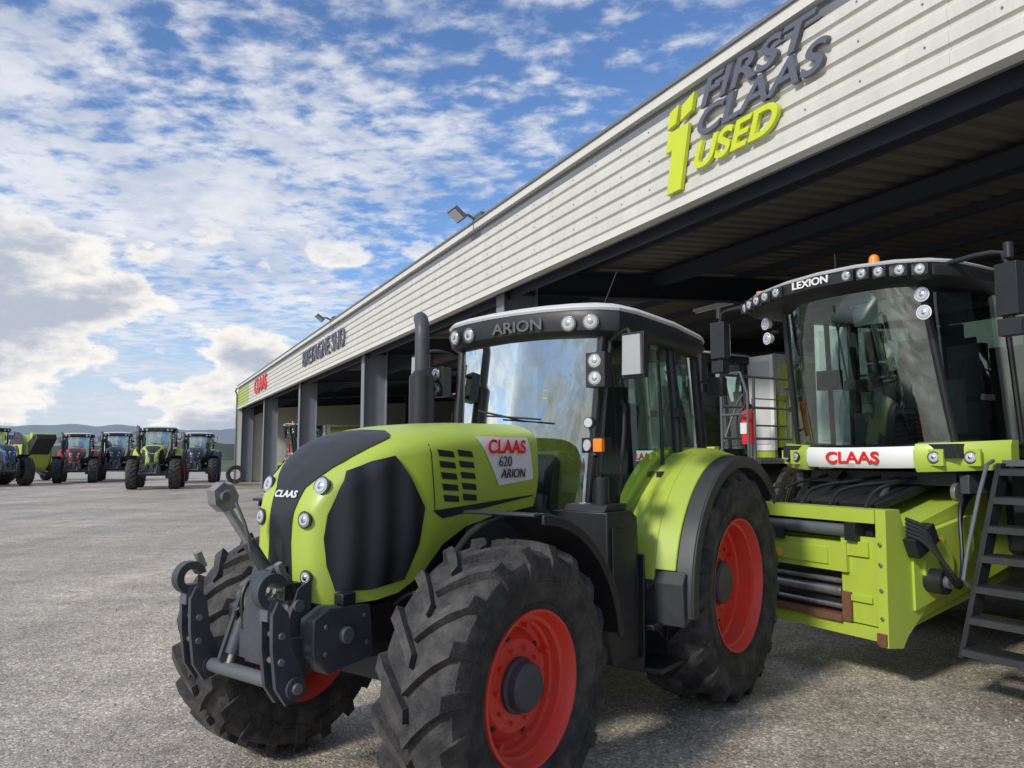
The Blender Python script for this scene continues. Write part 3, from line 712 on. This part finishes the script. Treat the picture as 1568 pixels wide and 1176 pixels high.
def ribs(x0,x1,m):
    per=.196; prof=[]; z=ZB+.10; nr=int((ZT-.10-z)/per)
    for k in range(nr+1):
        zz=z+k*per
        prof+=[(-.0,zz),(-.0,zz+.03),(-.035,zz+.055),(-.035,zz+.16)] if k<nr else [(0,zz)]
    seg=max(1,int((x1-x0)/6)); V=[];F=[];q=len(prof)
    for s in range(seg):
        a=x0+(x1-x0)*s/seg+.001; b=x0+(x1-x0)*(s+1)/seg-.001; o=len(V)
        V+=[(a,y,zz) for y,zz in prof]+[(b,y,zz) for y,zz in prof]
        for i in range(q-1): F.append((o+i,o+q+i,o+q+i+1,o+i+1))
    p.add(V,F,m)
ribs(X0+6.0,X1,'clad'); ribs(X0,X0+6.0,'cladgreen')
p.box(((X0+X1)/2,.12,(ZB+ZT)/2),(X1-X0,.20,ZT-ZB-.06),'coping')
p.box(((X0+X1)/2,.03,ZB+.055),(X1-X0,.16,.11),'trim')
p.box(((X0+X1)/2,.04,ZT-.05),(X1-X0+.1,.22,.13),'trim'); p.box(((X0+X1)/2,.05,ZT+.035),(X1-X0+.15,.30,.04),'coping')
for zz in(5.03+.196*1,5.03+.196*3,5.03+.196*5):
    x=X0+1
    while x<14:
        p.cyl((x,-.036,zz+.12),(x,-.042,zz+.12),.011,'coping',n=6); x+=.66
p.build('fascia',SH,bevel=0,smooth=30)
p=P(); V=[];F=[];x=X0;DEP=24.0;zr0,zr1=5.62,7.2
prof=[]
while x<X1:
    prof+=[(x,0),(x+.16,0),(x+.20,.06),(x+.29,.06),(x+.33,0)] ; x+=.33
for i,(a,h) in enumerate(prof): V+=[(a,.22,zr0+h),(a,DEP,zr1+h)]
for i in range(len(prof)-1):
    if abs(prof[i][0]-prof[i+1][0])>1e-6: F.append((2*i,2*i+2,2*i+3,2*i+1))
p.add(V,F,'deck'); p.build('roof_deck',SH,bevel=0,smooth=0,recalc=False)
p=P()
p.hexa([(X0,.2,zr0+.2),(X1,.2,zr0+.2),(X1,DEP,zr1+.2),(X0,DEP,zr1+.2),(X0,.2,zr0+.26),(X1,.2,zr0+.26),(X1,DEP,zr1+.26),(X0,DEP,zr1+.26)],'coping')
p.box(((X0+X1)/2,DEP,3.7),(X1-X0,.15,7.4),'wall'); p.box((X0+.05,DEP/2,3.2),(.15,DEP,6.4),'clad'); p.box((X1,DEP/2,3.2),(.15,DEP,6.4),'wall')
x=X0+.5
while x<X1:
    p.box((x,DEP-.11,3.6),(.08,.06,7.0),'wall'); x+=1.0
p.build('walls_and_roof',SH,bevel=0,smooth=0)
p=P()
def hbeam(x,y,z0,z1,dep,wid,m):
    p.box((x,y-dep/2,(z0+z1)/2),(wid,.025,z1-z0),m); p.box((x,y+dep/2,(z0+z1)/2),(wid,.025,z1-z0),m); p.box((x,y,(z0+z1)/2),(.02,dep-.026,z1-z0),m)
px=[-55.1,-44.8,-34.2,-23.6,-13.4,-3.25,7.2,17.5]
for x in px:
    hbeam(x,.62,0,5.55,.72,.34,'post'); p.box((x,.62,.012),(.5,.9,.024),'post')
    hbeam(x,12,0,6.2,.4,.3,'post')
    sl=math.degrees(math.atan((zr1-zr0)/DEP))
    for dz,th in((-.05,.03),(-.55,.03)):
        p.box((x,DEP/2,(zr0+zr1)/2+dz-.12),(.26,DEP-.2,th),'beam',rot=(sl,0,0))
    p.box((x,DEP/2,(zr0+zr1)/2-.30-.12),(.02,DEP-.2,.46),'beam',rot=(sl,0,0))
    p.prism([(.98,4.5),(2.6,5.2),(2.6,5.4),(.98,5.4)],'x',x-.012,x+.012,'beam')
for y in(2.2,4.2,6.4,8.6,10.8,13,15.2,17.4,19.6,21.8):
    z=zr0+(zr1-zr0)*y/DEP-.09
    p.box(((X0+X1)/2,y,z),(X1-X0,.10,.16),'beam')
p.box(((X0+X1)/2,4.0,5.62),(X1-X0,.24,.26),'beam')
p.box(((X0+X1)/2,.42,5.0),(X1-X0,.06,.24),'beam')
p.build('steel_frame',SH,bevel=0,smooth=0)
p=P()
for x in(-6.1,-16,-26,-36,-46,4):
    p.box((x,7.8,5.85),(1.6,.14,.08),'rooflt'); p.cyl((x-.75,7.8,5.78),(x+.75,7.8,5.78),.02,'white'); 
    for dx in(-.6,.6): p.cyl((x+dx,7.8,5.88),(x+dx,7.8,6.0),.01,'blk',n=6)
p.build('tube_lamps',SH,bevel=.004)
p=P()
for x in(-13.9,-26.8):
    p.tube([(x,.05,6.5),(x,-.22,6.64),(x,-.42,6.62)],.03,'greypl'); p.box((x,-.46,6.62),(.42,.30,.07),'greypl',rot=(-38,0,0)); p.box((x,-.485,6.588),(.36,.24,.01),'lens',rot=(-38,0,0)); p.box((x+.05,.05,6.60),(.36,.2,.16),'greypl')
p.tube([(-55.2,-.08,6.4),(-55.2,-.2,6.2),(-55.2,-.08,5.9),(-55.2,-.08,0)],.06,'coping')
p.build('floodlights_and_downpipe',SH,bevel=.004)
RX=(1,0,0);UZ=(0,0,1)
def ftext(nm,s,x,z,size,m,sx=1,shear=.25,off=.004,al='LEFT'): return text(nm,s,size,(x,-.075,z),RX,UZ,m,SH,ext=.025,shear=shear,off=off,align=al,sx=sx)
ftext('sign_first','FIRST',-7.02,6.12,.43,'letter',sx=1.62,shear=.3,off=.008)
ftext('sign_class','CLAAS',-7.12,5.78,.43,'letter',sx=1.50,shear=.3,off=.008)
ftext('sign_used','USED',-7.18,5.41,.44,'letgreen',sx=1.28,shear=.3,off=.010)
ftext('sign_firm','CLAAS',-46.5,5.70,1.15,'redtxt',sx=1.35,shear=0,off=.012)
ftext('sign_region','BRETAGNE SUD',-31.9,5.70,.90,'letter',sx=1.12,shear=0,off=.0)
p=P()
def slant(poly,m='letgreen'): p.prism(poly,'y',-.105,-.05,m)
slant([(-7.66,5.12),(-7.38,5.12),(-7.20,5.90),(-7.48,5.90)]); slant([(-7.66,5.66),(-7.53,5.66),(-7.47,5.90),(-7.60,5.90)]); slant([(-7.36,5.97),(-7.14,6.03),(-7.08,6.24),(-7.32,6.16)]); slant([(-7.62,5.95),(-7.44,5.98),(-7.38,6.20),(-7.56,6.16)])
p.build('sign_numeral',SH,bevel=.004)

# ------------------------------------------------------------ other machines in shed
def facing(vx,vy): return math.atan2(vy,vx)
rz0=math.atan2(-sn,-cs)
dup(CB,'combine_harvester',{},(1.62,12.25,0),rzC)
for (x,y,rr) in((-42.5,.9,0),(-48.5,2.5,0)):
    dup(CB,'combine_harvester',{},tuple(shed2w(x,y)),rz0+rr)
navy=mat('paint_navy',(.02,.04,.095),.35,coat=.4); blue=mat('paint_blue',(.025,.11,.36),.35,coat=.4); redp=mat('paint_red',(.36,.018,.018),.35,coat=.4)
dk=M['cast']
dup(T,'farm_tractor',{},tuple(shed2w(-36,5)),rz0)
def bgt(px,Y,mm,vx,vy,sc=1.0):
    return dup(T,'farm_tractor',mm,((px-784)/1178*Y,Y,0),facing(vx,vy),sc,skip=('sticker','roof_lettering','nose_badge') if mm else ())
bgt(246,45,{},.33,-.94,1.16)
bgt(124,54,{'green':redp},.42,-.9,1.12)
bgt(183,58,{'green':navy},.40,-.9,1.18)
bgt(308,55,{'green':navy,'red':dk},.30,-.95,1.14)
bgt(-22,48,{'green':blue,'red':dk},.80,-.60,1.20)
B=empty('round_baler',((48-784)/1178*56,56,0),facing(.8,-.6),scale=1.1)
p=P()
oc=[(1.5*math.cos(R_(a)),1.75+1.25*math.sin(R_(a))) for a in range(0,360,20)]
p.prism([(.95*a,b) for a,b in oc],'y',-.75,.75,'green'); p.prism([(1.2,2.5),(2.4,3.0),(2.6,2.7),(1.3,1.6)],'y',-.6,.6,'blk')
for s in(1,-1):
    p.box((0,s*.85,1.7),(2.2,.12,1.3),'green'); p.rev([(.45,-.2),(.62,-.22),(.66,-.1),(.66,.1),(.62,.22),(.45,.2)],(0,s*1.1,.66),'y','tyre',n=28); p.cyl((0,s*1.0,.66),(0,s*1.22,.66),.44,'yel')
    p.rev([(.3,s*.76),(1.35,s*.80),(1.42,s*.77)],(0,0,1.75),'y','blk',n=28)
    p.rev([(.2,s*.915),(.5,s*.93),(.55,s*.91)],(.3,0,1.75),'y','blk',n=20)
p.tube([(1.3,0,.8),(3.0,0,.6)],.07,'blk'); p.box((-1.3,0,2.2),(.4,1.5,1.3),'green',rot=(0,25,0)); p.cyl((1.9,-.7,2.9),(1.9,.7,2.9),.2,'green')
p.build('body',B,bevel=.03)
Tb=empty('spare_tyre',tuple(shed2w(-52.6,-.3)),rz0); p=P(); p.rev([(.33,-.15),(.55,-.17),(.6,0),(.55,.17),(.33,.15),(.33,-.15)],(0,0,.6),'y','tyre',n=28); p.build('tyre',Tb,bevel=0)

# ------------------------------------------------------------ ground
def groundmat():
    m,nt,b=nmat('gravel'); L=nt.links
    tc=N(nt,'ShaderNodeTexCoord')
    def noise(s,d=4,r=.5,scl=(1,1,1),rot=0):
        mp=N(nt,'ShaderNodeMapping'); mp.inputs['Rotation'].default_value=(0,0,rot); mp.inputs['Scale'].default_value=scl; L.new(tc.outputs['Object'],mp.inputs[0])
        n=N(nt,'ShaderNodeTexNoise'); n.inputs['Scale'].default_value=s; n.inputs['Detail'].default_value=d; n.inputs['Roughness'].default_value=r; L.new(mp.outputs[0],n.inputs['Vector']); return n
    v=N(nt,'ShaderNodeTexVoronoi'); v.inputs['Scale'].default_value=62; L.new(tc.outputs['Object'],v.inputs['Vector'])
    v2=N(nt,'ShaderNodeTexVoronoi'); v2.inputs['Scale'].default_value=140; L.new(tc.outputs['Object'],v2.inputs['Vector'])
    big=noise(.30,5,.6); mid=noise(3.5,6,.65); fine=noise(14,5,.7); trk=noise(.9,4,.6,(1.0,.10,1),R_(-26)); trk2=noise(1.4,4,.6,(.12,1.0,1),R_(35))
    sep=N(nt,'ShaderNodeSeparateColor'); L.new(v.outputs['Color'],sep.inputs[0])
    r=N(nt,'ShaderNodeValToRGB'); e=r.color_ramp.elements
    e[0].position=0; e[0].color=(.20,.165,.125,1); e[1].position=1; e[1].color=(.66,.60,.51,1)
    a=r.color_ramp.elements.new(.3); a.color=(.30,.262,.212,1); a=r.color_ramp.elements.new(.85); a.color=(.44,.395,.33,1)
    L.new(sep.outputs[0],r.inputs[0])
    sep2=N(nt,'ShaderNodeSeparateColor'); L.new(v2.outputs['Color'],sep2.inputs[0])
    mm=N(nt,'ShaderNodeMix',data_type='RGBA',blend_type='MULTIPLY'); mm.inputs[0].default_value=.8
    g=N(nt,'ShaderNodeMapRange'); g.inputs[3].default_value=.7; g.inputs[4].default_value=1.35; L.new(sep2.outputs[0],g.inputs[0])
    L.new(r.outputs[0],mm.inputs[6]); L.new(g.outputs[0],mm.inputs[7])
    def mrn(n,a,b,c,d):
        q=N(nt,'ShaderNodeMapRange'); q.inputs[1].default_value=a; q.inputs[2].default_value=b; q.inputs[3].default_value=c; q.inputs[4].default_value=d; L.new(n.outputs['Fac'],q.inputs[0]); return q.outputs[0]
    def mul(a,b):
        q=N(nt,'ShaderNodeMath',operation='MULTIPLY'); L.new(a,q.inputs[0]); L.new(b,q.inputs[1]); return q.outputs[0]
    fac=mul(mul(mul(mrn(big,.3,.7,.72,1.28),mrn(mid,.35,.65,.84,1.16)),mul(mrn(trk,.35,.65,.82,1.14),mrn(trk2,.35,.65,.88,1.12))),mrn(fine,.3,.7,.84,1.18))
    m3=N(nt,'ShaderNodeMix',data_type='RGBA',blend_type='MULTIPLY'); m3.inputs[0].default_value=1; L.new(mm.outputs[2],m3.inputs[6]); L.new(fac,m3.inputs[7])
    L.new(m3.outputs[2],b.inputs['Base Color'])
    L.new(mrn(big,.35,.65,.38,.78),b.inputs['Roughness'])
    bp=N(nt,'ShaderNodeBump'); bp.inputs['Strength'].default_value=.5; bp.inputs['Distance'].default_value=.009
    inv=N(nt,'ShaderNodeMath',operation='SUBTRACT'); L.new(mid.outputs['Fac'],inv.inputs[0]); L.new(v.outputs['Distance'],inv.inputs[1])
    ad=N(nt,'ShaderNodeMath',operation='MULTIPLY_ADD'); ad.inputs[1].default_value=.6; L.new(fine.outputs['Fac'],ad.inputs[0]); L.new(inv.outputs[0],ad.inputs[2])
    L.new(ad.outputs[0],bp.inputs['Height']); L.new(bp.outputs[0],b.inputs['Normal'])
    return m
M['gravel']=groundmat()
M['field']=mat('field_grass',(.07,.09,.035),.9,var=.4,scale=.05)
p=P(); p.add([(-1500,-300,-.02),(1500,-300,-.02),(1500,2200,-.02),(-1500,2200,-.02)],[(0,1,2,3)],'field'); p.build('ground',bevel=0,smooth=0)
p=P(); p.add([(-95,-30,0),(75,-30,0),(75,84,0),(-95,84,0)],[(0,1,2,3)],'gravel'); p.build('gravel_yard',bevel=0,smooth=0)
M['stone']=mat('loose_stones',(.38,.34,.28),.75,var=.6,scale=30)
p=P()
for i in range(8000):
    Y=2.2+10*random.random()**1.4; X=(random.random()*1.5-.75)*Y*1.0
    r=random.uniform(.003,.009)*(1+.8*(random.random()>.96)); a=random.random()*6.28
    V=[]
    for k in range(5):
        t=a+k*1.2566; V.append((X+r*math.cos(t)*random.uniform(.7,1.3),Y+r*math.sin(t)*random.uniform(.7,1.3),-.001))
    for k in range(5):
        v=V[k]; V.append((X+(v[0]-X)*.6,Y+(v[1]-Y)*.6,r*random.uniform(.6,1.0)))
    p.add(V,[(0,1,6,5),(1,2,7,6),(2,3,8,7),(3,4,9,8),(4,0,5,9),(5,6,7,8,9)],'stone')
p.build('loose_gravel',bevel=0,smooth=0)
from mathutils import noise as mn
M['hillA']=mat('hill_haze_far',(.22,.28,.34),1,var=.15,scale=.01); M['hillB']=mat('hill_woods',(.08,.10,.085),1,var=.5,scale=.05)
p=P()
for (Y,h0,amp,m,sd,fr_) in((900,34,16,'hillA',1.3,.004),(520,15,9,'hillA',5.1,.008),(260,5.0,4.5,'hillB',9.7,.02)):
    V=[];F=[];k=260
    for i in range(k+1):
        x=-Y*1.1+2.2*Y*i/k
        h=h0+amp*mn.noise(Vector((x*fr_,sd,0)))+ .22*amp*mn.noise(Vector((x*fr_*9,sd,3)))
        V+=[(x,Y,-1),(x,Y,max(1,h)),(x,Y+Y*.3,-1)]
    for i in range(k):
        F.append((3*i,3*i+3,3*i+4,3*i+1)); F.append((3*i+1,3*i+4,3*i+5,3*i+2))
    p.add(V,F,m)
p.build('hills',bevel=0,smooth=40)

# ------------------------------------------------------------ world
w=bpy.data.worlds.new('World'); scene.world=w; w.use_nodes=True; nt=w.node_tree; L=nt.links
bg=nt.nodes['Background']; bg.inputs[1].default_value=.12
SUN_EL=R_(34); SUN_AZ_VEC=Vector((-.70,-.71,0)).normalized()
sky=N(nt,'ShaderNodeTexSky'); sky.sky_type='NISHITA'; sky.sun_disc=False; sky.sun_elevation=SUN_EL
sky.sun_rotation=math.atan2(SUN_AZ_VEC.x,SUN_AZ_VEC.y); sky.air_density=1.0; sky.dust_density=.6; sky.ozone_density=2.0
tc=N(nt,'ShaderNodeTexCoord'); sp=N(nt,'ShaderNodeSeparateXYZ'); L.new(tc.outputs['Generated'],sp.inputs[0])
zc=N(nt,'ShaderNodeMath',operation='MAXIMUM'); zc.inputs[1].default_value=0.0; L.new(sp.outputs[2],zc.inputs[0])
za=N(nt,'ShaderNodeMath',operation='ADD'); za.inputs[1].default_value=.07; L.new(zc.outputs[0],za.inputs[0])
dx=N(nt,'ShaderNodeMath',operation='DIVIDE'); L.new(sp.outputs[0],dx.inputs[0]); L.new(za.outputs[0],dx.inputs[1])
dy=N(nt,'ShaderNodeMath',operation='DIVIDE'); L.new(sp.outputs[1],dy.inputs[0]); L.new(za.outputs[0],dy.inputs[1])
cb=N(nt,'ShaderNodeCombineXYZ'); L.new(dx.outputs[0],cb.inputs[0]); L.new(dy.outputs[0],cb.inputs[1])
def wn(vec,s,d,r,dist=0,off=(0,0,0),scl=(1,1,1),rot=0):
    mp=N(nt,'ShaderNodeMapping'); mp.inputs['Location'].default_value=off; mp.inputs['Scale'].default_value=scl; mp.inputs['Rotation'].default_value=(0,0,rot); L.new(vec,mp.inputs[0])
    n=N(nt,'ShaderNodeTexNoise'); n.inputs['Scale'].default_value=s; n.inputs['Detail'].default_value=d; n.inputs['Roughness'].default_value=r; n.inputs['Distortion'].default_value=dist; L.new(mp.outputs[0],n.inputs['Vector']); return n.outputs['Fac']
def mathn(op,a,b=None,c=None,clamp=False):
    n=N(nt,'ShaderNodeMath',operation=op,use_clamp=clamp)
    for i,v in enumerate((a,b,c)):
        if v is None: continue
        if isinstance(v,(int,float)): n.inputs[i].default_value=v
        else: L.new(v,n.inputs[i])
    return n.outputs[0]
def rng(v,a,b,c=0,d=1):
    n=N(nt,'ShaderNodeMapRange',interpolation_type='SMOOTHSTEP'); n.inputs[1].default_value=a;n.inputs[2].default_value=b;n.inputs[3].default_value=c;n.inputs[4].default_value=d; L.new(v,n.inputs[0]); return n.outputs[0]
pv=cb.outputs[0]
puff=wn(pv,9.5,5,.58,.15,scl=(1,1.2,1),rot=.5)
cover=wn(pv,.75,3,.5,.3,off=(3.1,1.7,0))
soft=wn(pv,1.8,6,.6,.5,off=(7,2,0),scl=(1,.6,1),rot=.6)
t1=mathn('MULTIPLY_ADD',cover,1.0,-.5)
t2=mathn('ADD',puff,t1); t3=mathn('MULTIPLY_ADD',soft,.7,-.35); t4=mathn('ADD',t2,t3)
t5=mathn('MULTIPLY_ADD',sp.outputs[0],-.12,t4)
alto=rng(t5,.35,.70,0,.85)
gen=tc.outputs['Generated']
cu=wn(gen,5.2,9,.58,.1,off=(1.25,.4,.3),scl=(1,1,2.0))
cuz=mathn('MULTIPLY_ADD',sp.outputs[2],-.50,cu)
cumask=rng(cuz,.395,.445)
el=rng(sp.outputs[2],.32,.22)
cum=mathn('MULTIPLY',cumask,el)
haze=rng(sp.outputs[2],.24,.0,0,.85)
skc=N(nt,'ShaderNodeMix',data_type='RGBA',blend_type='MULTIPLY'); skc.inputs[0].default_value=1; L.new(sky.outputs[0],skc.inputs[6]); skc.inputs[7].default_value=(.90,1.10,1.38,1)
def mixc(f,a,b):
    n=N(nt,'ShaderNodeMix',data_type='RGBA'); 
    if isinstance(f,(int,float)): n.inputs[0].default_value=f
    else: L.new(f,n.inputs[0])
    for i,v in((6,a),(7,b)):
        if isinstance(v,tuple): n.inputs[i].default_value=(*v,1)
        else: L.new(v,n.inputs[i])
    return n.outputs[2]
shade=wn(pv,3.2,6,.6,.2,off=(.3,.9,.4))
altc=mixc(rng(shade,.3,.65),(4.8,5.3,6.2),(7.4,7.5,7.8))
c1=mixc(alto,skc.outputs[2],altc)
c2=mixc(haze,c1,(5.3,5.9,6.8))
cn=wn(gen,16,6,.6,.1,off=(.2,.7,.1),scl=(1,1,2.0))
cz2=mathn('MULTIPLY_ADD',cn,.16,mathn('ADD',cuz,-.08))
cuc=mixc(rng(cz2,.42,.57),(8.3,8.05,7.6),(4.1,4.5,5.3))
c3=mixc(cum,c2,cuc)
L.new(c3,bg.inputs[0])

sun=bpy.data.lights.new('sun','SUN'); sun.energy=3.1; sun.angle=R_(7); sun.color=(1,.95,.87)
so=bpy.data.objects.new('sun',sun); scene.collection.objects.link(so)
sv=Vector((SUN_AZ_VEC.x*math.cos(SUN_EL),SUN_AZ_VEC.y*math.cos(SUN_EL),math.sin(SUN_EL)))
so.rotation_euler=sv.to_track_quat('Z','Y').to_euler()

# ------------------------------------------------------------ camera
cam=bpy.data.cameras.new('camera'); cam.lens=27.05; cam.sensor_width=36; cam.clip_end=5000; cam.clip_start=.05
co=bpy.data.objects.new('camera',cam); scene.collection.objects.link(co); co.location=(0,0,CAMH); co.rotation_euler=(R_(90+5.24),0,0)
scene.camera=co
scene.view_settings.view_transform='Standard'; scene.view_settings.look='None'; scene.view_settings.exposure=0
